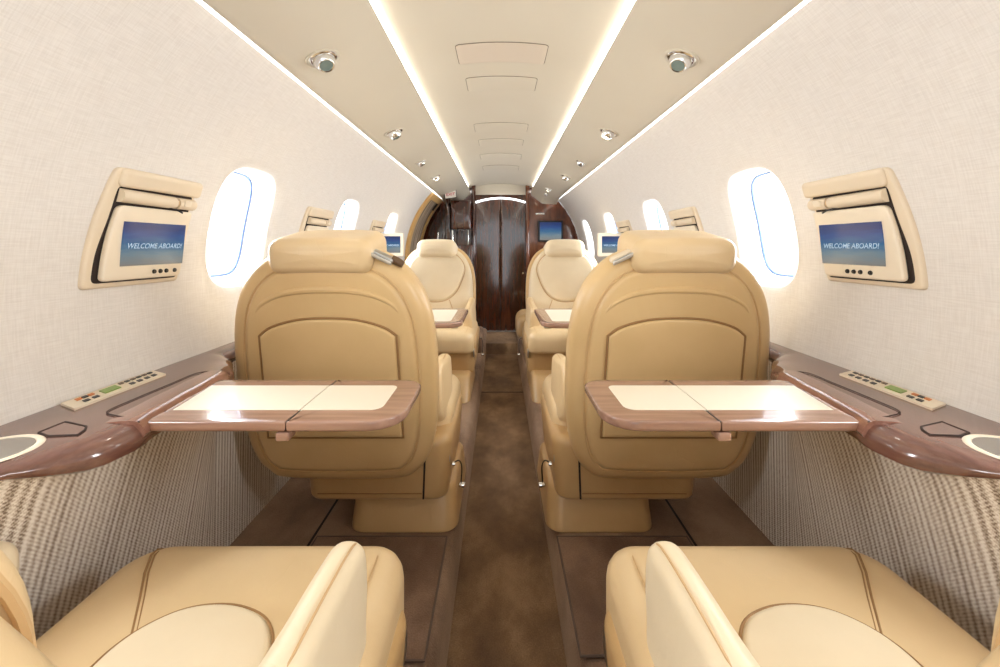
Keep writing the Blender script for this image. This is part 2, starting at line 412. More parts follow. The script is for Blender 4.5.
# ceiling: centre vault, side panels, light strips
def cz_(x): return 1.678-0.056*(x/0.36)**2
V, F = join(grid(25, 2, lambda i, j: (-0.372+0.744*i/24, (Y0, 4.50)[j], cz_(-0.372+0.744*i/24))),
            grid(25, 2, lambda i, j: (-0.372+0.744*i/24, (Y0, 4.50)[j], cz_(-0.372+0.744*i/24)+0.02)))
ceil = link('ceiling', V, F, 'ceiling', kind='structure')
tn = 0
for s in (-1, 1):
    prof = [(0.330, 1.612), (0.326, 1.611), (0.3235, 1.607), (0.325, 1.602)]
    for k in range(13):
        w = k/12; prof.append((0.330+0.262*w, 1.600-0.106*w-0.010*sin(pi*w)))
    prof += [(0.596, 1.496), (0.598, 1.502), (0.594, 1.510)]
    ys = [Y0]+[Y0+(4.12-Y0)*k/10 for k in range(1, 11)]+[4.22, 4.30, 4.36, 4.40, 4.43, 4.45]
    def f(i, j):
        x, z = prof[j]; d = max(0, ys[i]-4.12)/0.33; drop = 0.085*d**2.5
        return (s*x, ys[i], z-drop*(1-abs(j-9)/14))
    V, F = grid(len(ys), len(prof), f); tn += 1
    link('trim_%d' % tn, V, F, 'ceiling', kind='structure', sharp=60)
    # cove strips (lamps): inner between vault and side panel, outer between panel and wall
    side = 'left' if s < 0 else 'right'
    V, F = join(box((s*0.336-0.006, Y0, 1.606), (s*0.336+0.006, 4.30, 1.630)))
    link('light_strip', V, F, 'led', label='%s glowing strip beside the central ceiling vault' % side, cat='light strip', smooth=False)
    V, F = join(box((s*0.610-0.006, Y0, 1.502), (s*0.610+0.006, 4.00, 1.516)))
    link('light_strip', V, F, 'led_wall', label='glowing cove strip along the top of the %s wall' % side, cat='light strip', smooth=False)
# access panels in the vault
for k, (a, b, w, lab) in enumerate(((1.375, 1.52, 0.152, 'nearest and pinkest of the ceiling panels, above the tray tables'),
        (1.65, 1.79, 0.140, 'second ceiling panel from the camera'), (2.27, 2.43, 0.147, 'third ceiling panel from the camera'),
        (2.61, 2.76, 0.140, 'fourth ceiling panel from the camera'), (3.02, 3.20, 0.150, 'fifth ceiling panel from the camera, second last before the door'),
        (3.46, 3.66, 0.150, 'last ceiling panel before the wooden door'))):
    p = empty('ceiling_panel', (0, (a+b)/2, cz_(0)), lab, 'ceiling panel', 'flush panels in the central ceiling')
    V, F = pad(rrect(-w, a, w, b, 0.012), 0, 0.0035, 0.002, lambda x, y, c: (x, y, cz_(x)-c), nr=2); link('cover', V, F, 'vent' if k == 0 else 'ceiling', p)
    V, F = tube([(x, y, cz_(x)-0.0005) for x, y in resample(rrect(-w-.001, a-.001, w+.001, b+.001, 0.013), 0.03)], 0.0017 if k < 2 else 0.0012, 5, closed=True); link('rim', V, F, 'vent_gap', p)

# floor: aisle well, risers, platforms
AW = 0.135
V, F = join(grid(2, 2, lambda i, j: ((-AW, AW+0.02)[i], (Y0, 3.93)[j], 0.0)),
            ([(-AW, 3.93, 0), (AW+0.02, 3.93, 0), (AW+0.05, 3.99, 0.085), (-AW-0.03, 3.99, 0.085), (-AW-0.03, 4.5, 0.09), (AW+0.05, 4.5, 0.09)], [(0,1,2,3), (3,2,5,4)]))
floor_o = link('floor', V, F, 'carpet', kind='structure', smooth=False)
for s in (-1, 1):
    w0 = AW if s < 0 else AW+0.02
    prof = [(w0, 0.0), (w0+0.004, 0.07), (w0+0.012, 0.112), (w0+0.026, 0.127), (w0+0.04, 0.13), (0.82, 0.13)]
    V, F = grid(2, len(prof), lambda i, j: (s*prof[j][0], (Y0, 4.5)[i], prof[j][1])); link('platform', V, F, 'carpet2', floor_o)
    V, F = grid(2, 2, lambda i, j: (s*(0.565, 0.573)[i], (Y0, 3.9)[j], 0.1315)); link('seat_track_groove', V, F, 'gap', floor_o)
link('mat_seam', *box((-AW, 2.895, 0.0), (AW+.02, 2.905, 0.002)), 'gap', floor_o)

# woven side panels under the ledge
def smooth(t): t = max(0, min(1, t)); return t*t*(3-2*t)
LP = [(-1.8, 0.78), (0.34, 0.78), (0.44, 0.72), (0.52, 0.690), (0.56, 0.665), (0.60, 0.632), (0.645, 0.606), (0.69, 0.600), (0.75, 0.612), (0.85, 0.622), (0.95, 0.632), (1.03, 0.66), (1.10, 0.705), (1.17, 0.77),
      (1.30, 0.785), (1.62, 0.78), (1.72, 0.72), (1.80, 0.66), (2.2, 0.64), (2.35, 0.60), (2.5, 0.62), (2.6, 0.70), (2.75, 0.775), (3.6, 0.775)]
def lx(y):
    for (a, p), (b, q) in zip(LP, LP[1:]):
        if y <= b: return p+(q-p)*smooth((y-a)/(b-a))
    return LP[-1][1]
YS = [Y0+(3.6-Y0)*k/260 for k in range(261)]
for s in (-1, 1):
    def f(i, j):
        y = YS[i]; w = j/11; xt = min(lx(y)+0.022, 0.79); xt = max(xt, 0.645)
        return (s*(xt+(0.80-xt)*(w**0.75)), y, 0.699-0.569*w)
    V, F = grid(len(YS), 12, f); link('baseboard_%s' % ('left' if s < 0 else 'right'), V, F, 'fabric', kind='structure')

# side ledges
def wallx(z): return sqrt(R0*R0-(z-ZC)**2)
for s in (-1, 1):
    side = 'left' if s < 0 else 'right'
    L = empty('side_ledge', (s*0.7, 0.8, 0.66), 'glossy brown wooden ledge running along the %s cabin wall' % side, 'ledge')
    def sec(y):
        x = lx(y); d = 0.016+0.028*smooth((y-0.54)/0.10); ox = 0.826
        P = [(ox, 0.715)]
        for k in range(1, 5): P.append((ox+(x+0.05-ox)*k/4, 0.715))
        P += [(x+0.03, 0.7135), (x+0.015, 0.7135-0.06*d), (x+0.006, 0.715-0.28*d), (x+0.001, 0.715-0.5*d), (x, 0.715-0.7*d), (x+0.004, 0.715-0.92*d), (x+0.012, 0.715-d), (x+0.06, 0.715-d), (ox-0.015, 0.715-d)]
        return P
    SE = [sec(y) for y in YS]
    V, F = grid(len(YS), len(SE[0]), lambda i, j: (s*SE[i][j][0], YS[i], SE[i][j][1])); link('ledge_board', V, F, 'ledge', L)
    # raised curved flap over the table pocket
    for (fa, fb) in ((0.70, 0.985), (2.05, 2.40)):
        ys = [fa+(fb-fa)*k/16 for k in range(17)]
        def ff(i, j):
            y = ys[i]; xf = lx(y)-0.004; w = j/13
            if j == 0: return (s*(xf+0.004), y, 0.690)
            t = pi/2*min(1, w/0.55); q = max(0, (w-0.55)/0.45)
            return (s*(xf+0.022*(1-cos(t))+q*0.058), y, 0.690+0.0285*sin(t)-0.0055*q*q)
        V, F = grid(17, 14, ff); 
        nb = 14; F.append(tuple(range(nb))); F.append(tuple(16*nb+k for k in range(nb)))
        link('table_flap', V, F, 'flap', L)
        def up(x, y): return (s*x, y, 0.7165)
        if fa < 1:
            cv = [(0.607, 0.700), (0.640, 0.718), (0.668, 0.726), (0.703, 0.745), (0.708, 0.80), (0.708, 0.90), (0.706, 0.97), (0.67, 0.988)]
            V, F = tube([up(*p) for p in catmull(cv, 6, False)], 0.0010, 5); link('flap_seam', V, F, 'gap', L)
    # small lidded compartment
    lid = [(0.733, 0.662), (0.706, 0.650), (0.663, 0.654), (0.670, 0.672), (0.680, 0.684), (0.733, 0.702)]
    V, F = tube([(s*x, y, 0.7158) for x, y in resample(lid, 0.01)], 0.0018, 5, closed=True); link('compartment_seam', V, F, 'gap', L)
    V, F = pad(lid, 0.714, 0.7164, 0.001, lambda x, y, c: (s*x, y, c), nr=2, step=0.01); link('compartment_lid', V, F, 'ledge', L)
    # control panel
    q = [(0.774, 0.772), (0.822, 0.79), (0.822, 0.985), (0.774, 0.965)]
    def cp(u, v, c):     # u 0..1 along the panel (near to far), v 0..1 inboard to outboard
        x = 0.768+0.052*v; y = 0.752+(0.958-0.752)*u+0.026*v; return (s*x, y, 0.715+c)
    P = link('control_panel', *pad([(0,0),(1,0),(1,1),(0,1)], 0, 0.004, 0.0012, lambda u, v, c: cp(u, v, c), nr=1, step=0.1), 'plastic_pale', L)
    def chip(nm, u0, u1, v0, v1, m): 
        V, F = box((u0, v0, 0.0038), (u1, v1, 0.0056), cp); link(nm, V, F, m, P, smooth=False)
    chip('display', 0.33, 0.50, 0.30, 0.78, 'lcd')
    for a in (0.12, 0.21): chip('button', a, a+0.055, 0.22, 0.42, 'black')
    chip('button', 0.10, 0.15, 0.62, 0.82, 'orange'); chip('button', 0.16, 0.21, 0.62, 0.82, 'black'); chip('button', 0.22, 0.27, 0.62, 0.82, 'orange')
    for k in range(4): chip('button', 0.60+k*0.09, 0.65+k*0.09, 0.20, 0.42, 'black')
    for k in range(6): chip('button', 0.54+k*0.07, 0.59+k*0.07, 0.66, 0.84, 'black' if k % 2 else 'brown_rubber')
    # cup holder
    H = empty('cup_holder', (s*0.728, 0.598, 0.69), 'round pale cup holder with shiny rim in the %s wooden ledge' % side, 'cup holder')
    V, F = lathe([(0.040, 0.000), (0.0435, 0.012), (0.047, 0.026), (0.051, 0.0275), (0.0555, 0.0265), (0.057, 0.025)], (s*0.738, 0.600, 0.69), (0,0,1), 36); link('rim', V, F, 'plastic_pale', H)
    V, F = lathe([(0.0005, 0.0255), (0.025, 0.0258), (0.0465, 0.0262)], (s*0.738, 0.600, 0.69), (0,0,1), 36); link('well', V, F, 'steel', H)

# ------------------------------------------------------------------ tray tables
def tray(s, which, side, TY0, TY1, xin, full=True):
    z = CZ-0.300
    label = {'near': 'open wooden tray table with cream inlays behind the %s foreground seat back' % side,
             'far': 'small far tray table with wooden rim in front of the rear-facing seat on the %s' % side}[which]
    T = empty('tray_table', (s*0.4, (TY0+TY1)/2, z-0.022), label, 'table', 'cream inlaid tray tables')
    D = TY1-TY0
    def f(x, y, c): return (s*x, y, c)
    fx = 0.372; ri = 0.065; rf = 0.045
    outer = rrect(xin, TY0, fx-0.0012, TY1, 0.002, rs=None)
    a = rrect(xin, TY0, fx-0.001, TY1, 0.0, rs=(0.001, 0.001, rf, ri))
    b = [(fx+0.001, TY0), (0.618, TY0), (0.642, TY1), (fx+0.001, TY1)]
    for nm, o in (('leaf', a), ('leaf', b)):
        V, F = pad(o, z-0.019, z, 0.0035, f, nr=4, r0=0.008, step=0.02); lf = link(nm, V, F, 'table', T)
        if o is a: ia = rrect(xin+0.048, TY0+0.052, fx-0.001, TY1-0.042, 0.0, rs=(0.001, 0.001, 0.014, 0.022))
        else: ia = [(fx+0.001, TY0+0.052), (0.604, TY0+0.052), (0.625, TY1-0.042), (fx+0.001, TY1-0.042)]
        V, F = pad(ia, z-0.003, z+0.0007, 0.0003, f, nr=1, step=0.03); link('inlay', V, F, 'inlay', lf)
    V, F = box((fx-0.0010, TY0+0.004, z-0.016), (fx+0.0010, TY1-0.004, z-0.0008), f); link('fold_gap', V, F, 'gap', T, smooth=False)
    V, F = pad(rrect(fx-0.005, TY0+0.0, fx+0.018, TY0+0.03, 0.004), z-0.034, z-0.019, 0.003, f, nr=2, step=.01); link('hinge', V, F, 'table', T)
    V, F = tube([f(xin+0.10, TY0+0.10, z-0.026), f(0.60, TY0+0.10, z-0.026)], 0.006, 8); link('support_rail', V, F, 'steel', T)
for s in (-1, 1):
    side = 'left' if s < 0 else 'right'
    tray(s, 'near', side, 0.716, 0.944, 0.176)
    tray(s, 'far', side, 1.62, 2.02, 0.155)

# ------------------------------------------------------------------ seats
PZ = 0.13
def seat(s, x0, y0, dr, label, back_y=0.02, rec=10.5, cush0=0.08, near=False, zadd=0.0, pale='leather', bw=1.0, name='cabin_seat', front=0.47, base_d=0.0):
    E = empty(name, (s*x0, y0+dr*0.2, PZ), label, 'seat', 'tan leather cabin seats')
    def T(x, y, z): return (s*(x0-x), y0+dr*y, PZ+z)
    def Tz(a, b, c): return T(a, b, c)
    # base
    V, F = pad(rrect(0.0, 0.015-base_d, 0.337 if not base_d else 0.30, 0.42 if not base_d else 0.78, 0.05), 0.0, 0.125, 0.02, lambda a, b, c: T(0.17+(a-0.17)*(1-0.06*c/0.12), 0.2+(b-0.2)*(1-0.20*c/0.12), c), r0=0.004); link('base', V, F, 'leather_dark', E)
    # seat pan
    def fp(a, b, c):
        k = (c-0.11)/0.22; return T(0.09+(a-0.09)*(0.93+0.07*k), 0.22+(b-0.22)*(0.93+0.07*k), c)
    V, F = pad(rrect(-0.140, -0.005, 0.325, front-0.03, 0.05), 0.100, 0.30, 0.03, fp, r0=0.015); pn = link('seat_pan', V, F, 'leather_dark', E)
    V, F = tube([fp(0.246, -0.006, 0.108), fp(0.246, -0.007, 0.20), fp(0.246, -0.007, 0.28)], 0.003, 6); link('pan_gap', V, F, 'gap', pn)
    V, F = tube([fp(-0.10, -0.0055, 0.125), fp(0.08, -0.0055, 0.125), fp(0.24, -0.0055, 0.125)], 0.002, 6); link('pan_seam', V, F, 'seam', pn)
    # cushion
    co = rrect(-0.160, cush0, 0.310, front, 0.07, n=8, rs=(0.05, 0.055, 0.075, 0.05))
    V, F = pad(co, 0.235, 0.368, 0.042 if near else 0.055, Tz, crown=0.006, r0=0.02, step=0.02); cu = link('cushion', V, F, 'leather', E)
    # insert pad and seams
    ins = catmull([(-0.02, cush0+0.05), (-0.022, 0.24), (-0.014, 0.30), (0.018, 0.338), (0.06, 0.352), (0.11, 0.348), (0.158, 0.323), (0.187, 0.27), (0.192, 0.2), (0.19, cush0+0.05)], 6)
    V, F = pad(ins, 0.362, 0.379, 0.009, Tz, crown=0.006, step=0.02); link('seat_insert', V, F, 'leather_pale_lit' if near else pale, cu)
    zt = 0.3705
    V, F = tube([T(a, b, zt+0.0015) for a, b in resample(inset(clean(ins), -0.002), 0.02)], 0.0022, 5, closed=True); link('insert_seam', V, F, 'seam', cu)
    for dx in (0.0, 0.006):
        pts = [T(-0.012+dx, 0.308, zt+0.0015), T(-0.052+dx, 0.368, zt+0.0008), T(-0.085+dx, 0.415, zt+0.0002), T(-0.108+dx, front-0.050, zt-0.0015), T(-0.113+dx, front-0.030, zt-0.007), T(-0.117+dx, front-0.014, zt-0.018), T(-0.118+dx, front-0.003, zt-0.032)]
        V, F = tube(pts, 0.0012 if dx else 0.0018, 5); link('stitching', V, F, 'seam', cu)
    V, F = tube([T(0.222, 0.362, zt), T(0.20, 0.345, zt), T(0.172, 0.318, zt)], 0.0015, 5); link('stitching', V, F, 'seam', cu)
    V, F = tube([T(0.262, front-0.02, 0.36), T(0.268, front-0.06, zt-0.001), T(0.268, front-0.2, zt-0.001), T(0.268, cush0+0.02, zt-0.001)], 0.0012, 5); link('stitching', V, F, 'pipe', cu)
    # metal side trim of the pan
    V, F = pad(rrect(0.03, 0.20, front-0.04, 0.255, 0.02), 0.306, 0.314, 0.003, lambda b, z, c: T(c, b, z), nr=2); link('side_trim', V, F, 'steel', E)
    # back: u across (positive inboard), v up, c to the rear
    al = radians(rec); sa, ca = sin(al), cos(al); b0 = back_y; z0 = 0.185
    def B(a, v, c): return T(a*bw, b0-v*sa-c*ca, z0+v*ca-c*sa)
    half = [(0.150, 0.0), (0.225, 0.030), (0.265, 0.095), (0.285, 0.22), (0.287, 0.38), (0.276, 0.50), (0.250, 0.585), (0.205, 0.650), (0.145, 0.690), (0.07, 0.702)]
    out = catmull([(a, v) for a, v in half]+[(-a, v) for a, v in half[::-1]], 5)
    V, F = pad(out, -0.035, 0.050, 0.040, B, crown=0.010, r0=0.02, step=0.025); sh = link('back_shell', V, F, 'leather_back', E)
    pipe = inset(clean(out), 0.044)
    def bc(p): return 0.0515
    top = [(p[0], p[1], 0.0485) for p in pipe if p[1] > 0.06]
    V, F = pad(inset(clean(out), 0.046), 0.03, 0.058, 0.016, B, crown=0.006, step=0.025); link('back_panel', V, F, 'leather_back', sh)
    V, F = tube([B(a, v, c) for a, v, c in [(p[0], p[1], 0.0505) for p in pipe]], 0.0026, 6, closed=True); link('piping', V, F, 'pipe', sh)
    # lower pocket panel with arched top, and the arch above it
    po = catmull([(-0.184, 0.468), (-0.15, 0.492), (-0.08, 0.512), (0, 0.517), (0.08, 0.512), (0.15, 0.492), (0.184, 0.468)], 5, False)
    po = [(-0.190, 0.165), (0.190, 0.165)]+po[::-1]
    po = clean(po)
    V, F = pad(po, 0.05, 0.070, 0.007, B, crown=0.003, step=0.025); link('pocket_panel', V, F, 'leather_back', sh)
    V, F = tube([B(a, v, 0.063) for a, v in resample(inset(po, -0.003), 0.025)], 0.0036, 6, closed=True); link('pocket_seam', V, F, 'seam', sh)
    ar = catmull([(-0.198, 0.525), (-0.178, 0.555), (-0.13, 0.582), (-0.07, 0.595), (0, 0.598), (0.07, 0.595), (0.13, 0.582), (0.178, 0.555), (0.198, 0.525)], 6, False)
    nA = len(ar); V, F = tube([B(a, v, 0.0555) for a, v in ar], [0.001+0.010*abs(sin(pi*k/(nA-1)))**0.7 for k in range(nA)], 10); link('back_ridge', V, F, 'leather_back', sh)
    # front of the back
    h2 = [(0.21, 0.015), (0.262, 0.05), (0.270, 0.2), (0.267, 0.37), (0.255, 0.49), (0.228, 0.575), (0.185, 0.635), (0.13, 0.672), (0.06, 0.682)]
    fo = catmull([(a, v) for a, v in h2]+[(-a, v) for a, v in h2[::-1]], 5)
    V, F = pad(fo, -0.085, -0.02, 0.02, B, crown0=0.012, r0=0.035, step=0.025); fb = link('backrest', V, F, 'leather_pale_lit' if not near else pale, E)
    fi = catmull([(0.205, 0.53), (0.185, 0.43), (0.135, 0.335), (0.055, 0.285), (-0.055, 0.285), (-0.135, 0.335), (-0.185, 0.43), (-0.205, 0.53), (-0.14, 0.62), (0, 0.65), (0.14, 0.62)], 6)
    V, F = pad(fi, -0.114, -0.07, 0.01, B, crown0=0.010, r0=0.02, step=0.025); link('back_insert', V, F, 'leather_pale_lit' if not near else pale, fb)
    V, F = tube([B(a, v, -0.0955) for a, v in resample(inset(clean(fi), -0.004), 0.03)], 0.003, 6, closed=True); link('insert_seam', V, F, 'pipe', fb)
    for q in (-1, 1):
        V, F = tube([B(q*0.10, 0.29, -0.096), B(q*0.135, 0.20, -0.096), B(q*0.15, 0.09, -0.092)], 0.0028, 6); link('bolster_seam', V, F, 'pipe', fb)
    # headrest, hooked over the top
    ho = rrect(-0.146, -0.050, 0.132, 0.046, 0.034, 6) if dr > 0 else rrect(-0.148, -0.090, 0.148, 0.042, 0.050, 7)
    def Hd(a, v, c):
        k = (a/0.15); return B(a/bw if bw else a, 0.694+v-0.006*k*k, c*(1-0.10*k*k))
    V, F = pad(ho, -0.125 if dr > 0 else -0.155, 0.080, 0.030, Hd, crown=0.003, crown0=0.006, r0=0.040, step=0.012, nr=7); link('headrest', V, F, 'leather' if not pale == 'leather_pale_lit' else pale, E)
    # arms
    for a0, a1 in ((0.240, 0.286), (-0.192, -0.144) if not near else ((-0.237, -0.190) if s < 0 else (-0.272, -0.226))):
        yb = cush0-0.03 if near else 0.04
        o = catmull([(yb, 0.33), (front-0.22, 0.33), (front-0.172, 0.39), (front-0.160, 0.445), (front-0.168, 0.474), (front-0.20, 0.484), (0.20, 0.492), (yb, 0.497)], 5)
        V, F = pad(o, a0, a1, 0.020, lambda b, z, c: T(c+(0.010*(0.48-z)/0.15 if c > (a0+a1)/2 else -0.010*(0.48-z)/0.15), b, z), step=0.02); am = link('armrest', V, F, 'leather_pale_lit' if near else 'leather', E)
        pp = [p for p in resample(inset(clean(o), 0.004), 0.02) if p[0] > yb+0.02 and p[1] > 0.36]
        pp.sort(key=lambda p: (-(p[1] < 0.47), 0)) if 0 else None
        V, F = tube([T(a1-0.012 if a0 > 0 else a0+0.012, b, z+0.0035) for b, z in catmull([(yb+0.02, 0.494), (0.20, 0.4895), (front-0.20, 0.481), (front-0.174, 0.471)], 5, False)], 0.0016, 5); link('arm_piping', V, F, 'pipe', am)
    # release knob and cable
    V, F = lathe([(0.0005, 0.018), (0.008, 0.018), (0.009, 0.014), (0.008, 0.0), (0.004, -0.004)], T(0.336, 0.10, 0.10), (-s, 0, 0), 16); 
    link('release_knob', V, F, 'chrome', E)
    cpts = catmull([(0.322, 0.03, 0.205), (0.338, 0.06, 0.20), (0.345, 0.09, 0.165), (0.342, 0.10, 0.11)], 6, False)
    V, F = tube([T(*p) for p in cpts], 0.0022, 6); link('release_cable', V, F, 'black', E)
    V, F = lathe([(0.0005, 0.008), (0.006, 0.008), (0.007, 0.0)], T(0.322, 0.03, 0.205), (-s, 0, 0), 12); link('cable_socket', V, F, 'chrome', E)
    return T, B, E

XC = 0.475
# two foreground seats
seat(-1, XC, 0.24, 1, 'left foreground tan leather seat cropped by the bottom of the photo', back_y=0.084, rec=22, cush0=0.03, near=True, front=0.505)
seat(1, XC+0.005, 0.24, 1, 'right foreground tan leather seat cropped by the bottom of the photo', back_y=0.084, rec=22, cush0=0.03, near=True, front=0.505)
mids = []
for s in (-1, 1):
    side = 'left' if s < 0 else 'right'
    T, B, E = seat(s, XC, 1.272, 1, 'large %s seat seen from behind, beyond the open tray table' % side)
    mids.append((s, T, B))
    T, B, E = seat(s, XC, 3.12, -1, 'far %s tan leather seat facing the camera, bright light painted into its colour' % side, pale='leather_pale_lit', cush0=0.06, front=0.62, base_d=-0.2)
    # buckles on the far seat cushion
    for k, a in enumerate((0.02, 0.16)):
        V, F = pad(rrect(a, 0.50, a+0.05, 0.525, 0.006), 0.372, 0.390, 0.004, T, nr=2, step=0.01)
        link('belt_buckle', V, F, 'steel', label='steel belt buckle on the far %s seat cushion, %s' % (side, 'further from the aisle' if k == 0 else 'nearer the aisle'), cat='belt buckle', group='belt buckles on the far seats')
# shoulder belt guides on the two big seats
for s, T, B in mids:
    side = 'left' if s < 0 else 'right'
    G = empty('belt_guide', B(0.15, 0.69, 0.0), ('grey metal belt guide with brown end on the left seat shoulder' if s < 0 else 'beige belt guide with metal clip on the right seat shoulder'), 'belt guide', 'shoulder belt guides')
    def f(a, b, c): return B(0.135+a, 0.712-a*0.42, 0.0) if 0 else B(0.130+a, 0.698-a*0.50+c, 0.030+b)
    V, F = pad(rrect(-0.02, -0.014, 0.052, 0.016, 0.006), -0.006, 0.006, 0.004, f, nr=2, step=0.01); link('strap_flap', V, F, 'plastic' if s > 0 else 'steel', G)
    V, F = pad(rrect(-0.005, 0.018, 0.050, 0.028, 0.004), -0.010, 0.002, 0.003, f, nr=2, step=0.01); link('metal_plate', V, F, 'steel', G)
    if s < 0:
        V, F = tube([f(0.046, 0.0, 0.002), f(0.060, 0.0, 0.002), f(0.076, 0.0, 0.000)], [0.0105, 0.012, 0.009], 12); link('end_cap', V, F, 'brown_rubber', G)
# aft divan corner seen past the right far seat
D_ = empty('aft_seat', (0.40, 3.75, 0.13), 'tan leather seat mostly hidden behind the far right seat', 'seat')
V, F = pad(rrect(0.135, 3.50, 0.56, 3.95, 0.10), 0.34, 0.56, 0.08, lambda a, b, c: (a, b, c-0.13+0.0), r0=0.06); link('cushion', V, F, 'leather_dark', D_)
V, F = pad(rrect(0.19, 3.52, 0.54, 3.9, 0.08), 0.26, 0.38, 0.03, lambda a, b, c: (a, b, c-0.13+0.0)); link('base', V, F, 'leather_dark', D_)
# carpeted step on the left of the aisle
V, F = pad(rrect(-0.44, 3.45, -0.155, 3.90, 0.04), 0.13, 0.27, 0.03, lambda a, b, c: (a, b, c), r0=0.004)
link('carpeted_step', V, F, 'mat', label='brown carpeted box beside the aisle behind the far left seat', cat='step')
# mats
for s in (-1, 1):
    side = 'left' if s < 0 else 'right'
    P = [(0.166, 0.885 if s < 0 else 0.895), (0.166, 1.262), (0.555, 1.262), (0.555, 0.885 if s < 0 else 0.895)]
    m = empty('floor_mat', (s*0.36, 1.08, 0.1305), 'brown bound carpet mat on the floor under the near %s tray table' % side, 'mat')
    V, F = pad(P, 0.1305, 0.138, 0.003, lambda a, b, c: (s*a, b, c), nr=2, step=0.05); link('pile', V, F, 'mat', m)
    V, F = tube([(s*a, b, 0.136) for a, b in resample(P, 0.05)], 0.0032, 6, closed=True); link('binding', V, F, 'bind', m)

# ------------------------------------------------------------------ wall monitors
def text_mesh(body, size, f, shear=0.25):
    cu = bpy.data.curves.new('t', 'FONT'); cu.body = body; cu.size = size; cu.align_x = 'CENTER'; cu.align_y = 'CENTER'; cu.shear = shear; cu.offset = size*0.012
    o = bpy.data.objects.new('t', cu); C.objects.link(o); bpy.context.view_layer.update()
    me = bpy.data.meshes.new_from_object(o); V = [f(v.co.x, v.co.y) for v in me.vertices]; F = [tuple(p.vertices) for p in me.polygons]
    bpy.data.objects.remove(o); bpy.data.meshes.remove(me); return V, F
def wall_unit(s, yc, label, monitor=True):
    ZU = 1.010
    O = Vector((s*wallx(ZU), yc, ZU)); n = Vector((-s, 0, 0))
    E = empty('wall_monitor' if monitor else 'monitor_housing', tuple(O), label, 'monitor' if monitor else 'housing')
    def h(u, v, c): return (s*(wallx(ZU+v)-c), yc+u, ZU+v)      # hugs the curved lining; c into the cabin
    outer = fillet([(-0.147, -0.089), (-0.143, -0.03), (-0.133, 0.05), (-0.112, 0.166), (0.120, 0.166), (0.124, 0.128), (0.112, 0.05), (0.104, -0.090)], [0.012, 0.03, 0.04, 0.014, 0.01, 0.01, 0.03, 0.012])
    V, F = pad(outer, -0.02, 0.010, 0.006, h, step=0.010, nr=4); link('fascia', V, F, 'plastic', E)
    rec = fillet([(-0.131, -0.078), (-0.126, -0.02), (-0.106, 0.06), (-0.100, 0.127), (0.112, 0.127), (0.106, 0.05), (0.095, -0.080)], [0.014, 0.04, 0.03, 0.01, 0.01, 0.03, 0.012])
    V, F = pad(rec, 0.006, 0.0112, 0.001, h, step=0.010, nr=2); link('recess', V, F, 'gap', E)
    V, F = pad(rrect(-0.104, 0.127, 0.124, 0.166, 0.010), 0.0, 0.026, 0.010, lambda u, v, c: h(u, v-max(0, c-0.012)*0.35, c*(0.75+0.25*min(1, (u+0.106)/0.08))), step=0.010, nr=5); link('visor', V, F, 'plastic', E)
    V, F = tube([h(-0.098, 0.108, 0.012), h(-0.04, 0.107, 0.014), h(0.046, 0.106, 0.016)], 0.0150, 14); link('stowed_arm', V, F, 'plastic', E)
    V, F = tube([h(0.054, 0.106, 0.016), h(0.08, 0.106, 0.017), h(0.108, 0.106, 0.017)], 0.0145, 14); link('arm_joint', V, F, 'plastic', E)
    V, F = tube([h(0.044, 0.106, 0.016), h(0.056, 0.106, 0.016)], 0.0115, 12); link('arm_collar', V, F, 'pipe', E)
    V, F = pad(rrect(0.064, 0.098, 0.086, 0.114, 0.004), 0.028, 0.0335, 0.0015, h, nr=2, step=.01); link('latch', V, F, 'plastic_pale', E)
    pl = fillet([(-0.122, -0.074), (-0.113, 0.01), (-0.098, 0.087), (0.110, 0.087), (0.102, 0.02), (0.088, -0.0755)], [0.012, 0.05, 0.012, 0.01, 0.03, 0.012])
    def g(u, v, c): return h(u, v, 0.009+c+0.004*(0.08-v)/0.16)
    V, F = pad(pl, 0.0, 0.014, 0.004, g, step=0.012, nr=3); mo = link('screen_panel' if monitor else 'door_panel', V, F, 'plastic_pale', E)
    if monitor:
        screen(mo, lambda u, v, c: g(u, v, 0.0145+c), -0.084, 0.092, -0.044, 0.053, s)
        for u in (0.006, 0.024, 0.042, 0.068):
            c0 = Vector(g(u if s < 0 else 0.022-u, -0.060, 0.0138)); V, F = lathe([(0.0005, 0.003), (0.0045, 0.003), (0.0055, 0.0)], c0, n, 12); link('button', V, F, 'black', mo)
        V, F = tube([h(0.030, 0.092, 0.018), h(0.045, 0.087, 0.034), h(0.060, 0.082, 0.034)], 0.0022, 6); link('cable', V, F, 'black', E)
    return E
def screen(parent, f, u0, u1, v0, v1, s, caption=True):
    # picture is never mirrored: u runs left to right as seen from the cabin
    left, right = (u0, u1) if s < 0 else (u1, u0)
    V = [f(left, v0, 0.0006), f(right, v0, 0.0006), f(right, v1, 0.0006), f(left, v1, 0.0006), f(left, v0, -0.002), f(right, v0, -0.002), f(right, v1, -0.002), f(left, v1, -0.002)]
    uv = [(0,0),(1,0),(1,1),(0,1)]*2
    sc = link('screen', V, [(0,1,2,3),(4,7,6,5),(0,4,5,1),(1,5,6,2),(2,6,7,3),(3,7,4,0)], 'screen', parent, smooth=False, uv=uv)
    if caption:
        w = u1-u0; c0, c1, c3 = Vector(V[0]), Vector(V[1]), Vector(V[3]); ex = c1-c0; ey = c3-c0; nn_ = (Vector(V[0])-Vector(V[4])).normalized()
        def pf(x, y): return tuple(c0+ex*(0.5+x/w)+ey*(0.45+y/(v1-v0))+nn_*0.0012)
        TV, TF = text_mesh('WELCOME ABOARD!', w*0.094, pf); link('caption', TV, TF, 'caption', sc, smooth=False)
def wu(s, y, l): wall_unit(s, y, l)
wall_unit(-1, 0.985, 'cream wall monitor with WELCOME ABOARD screen on the left wall beside the nearest window')
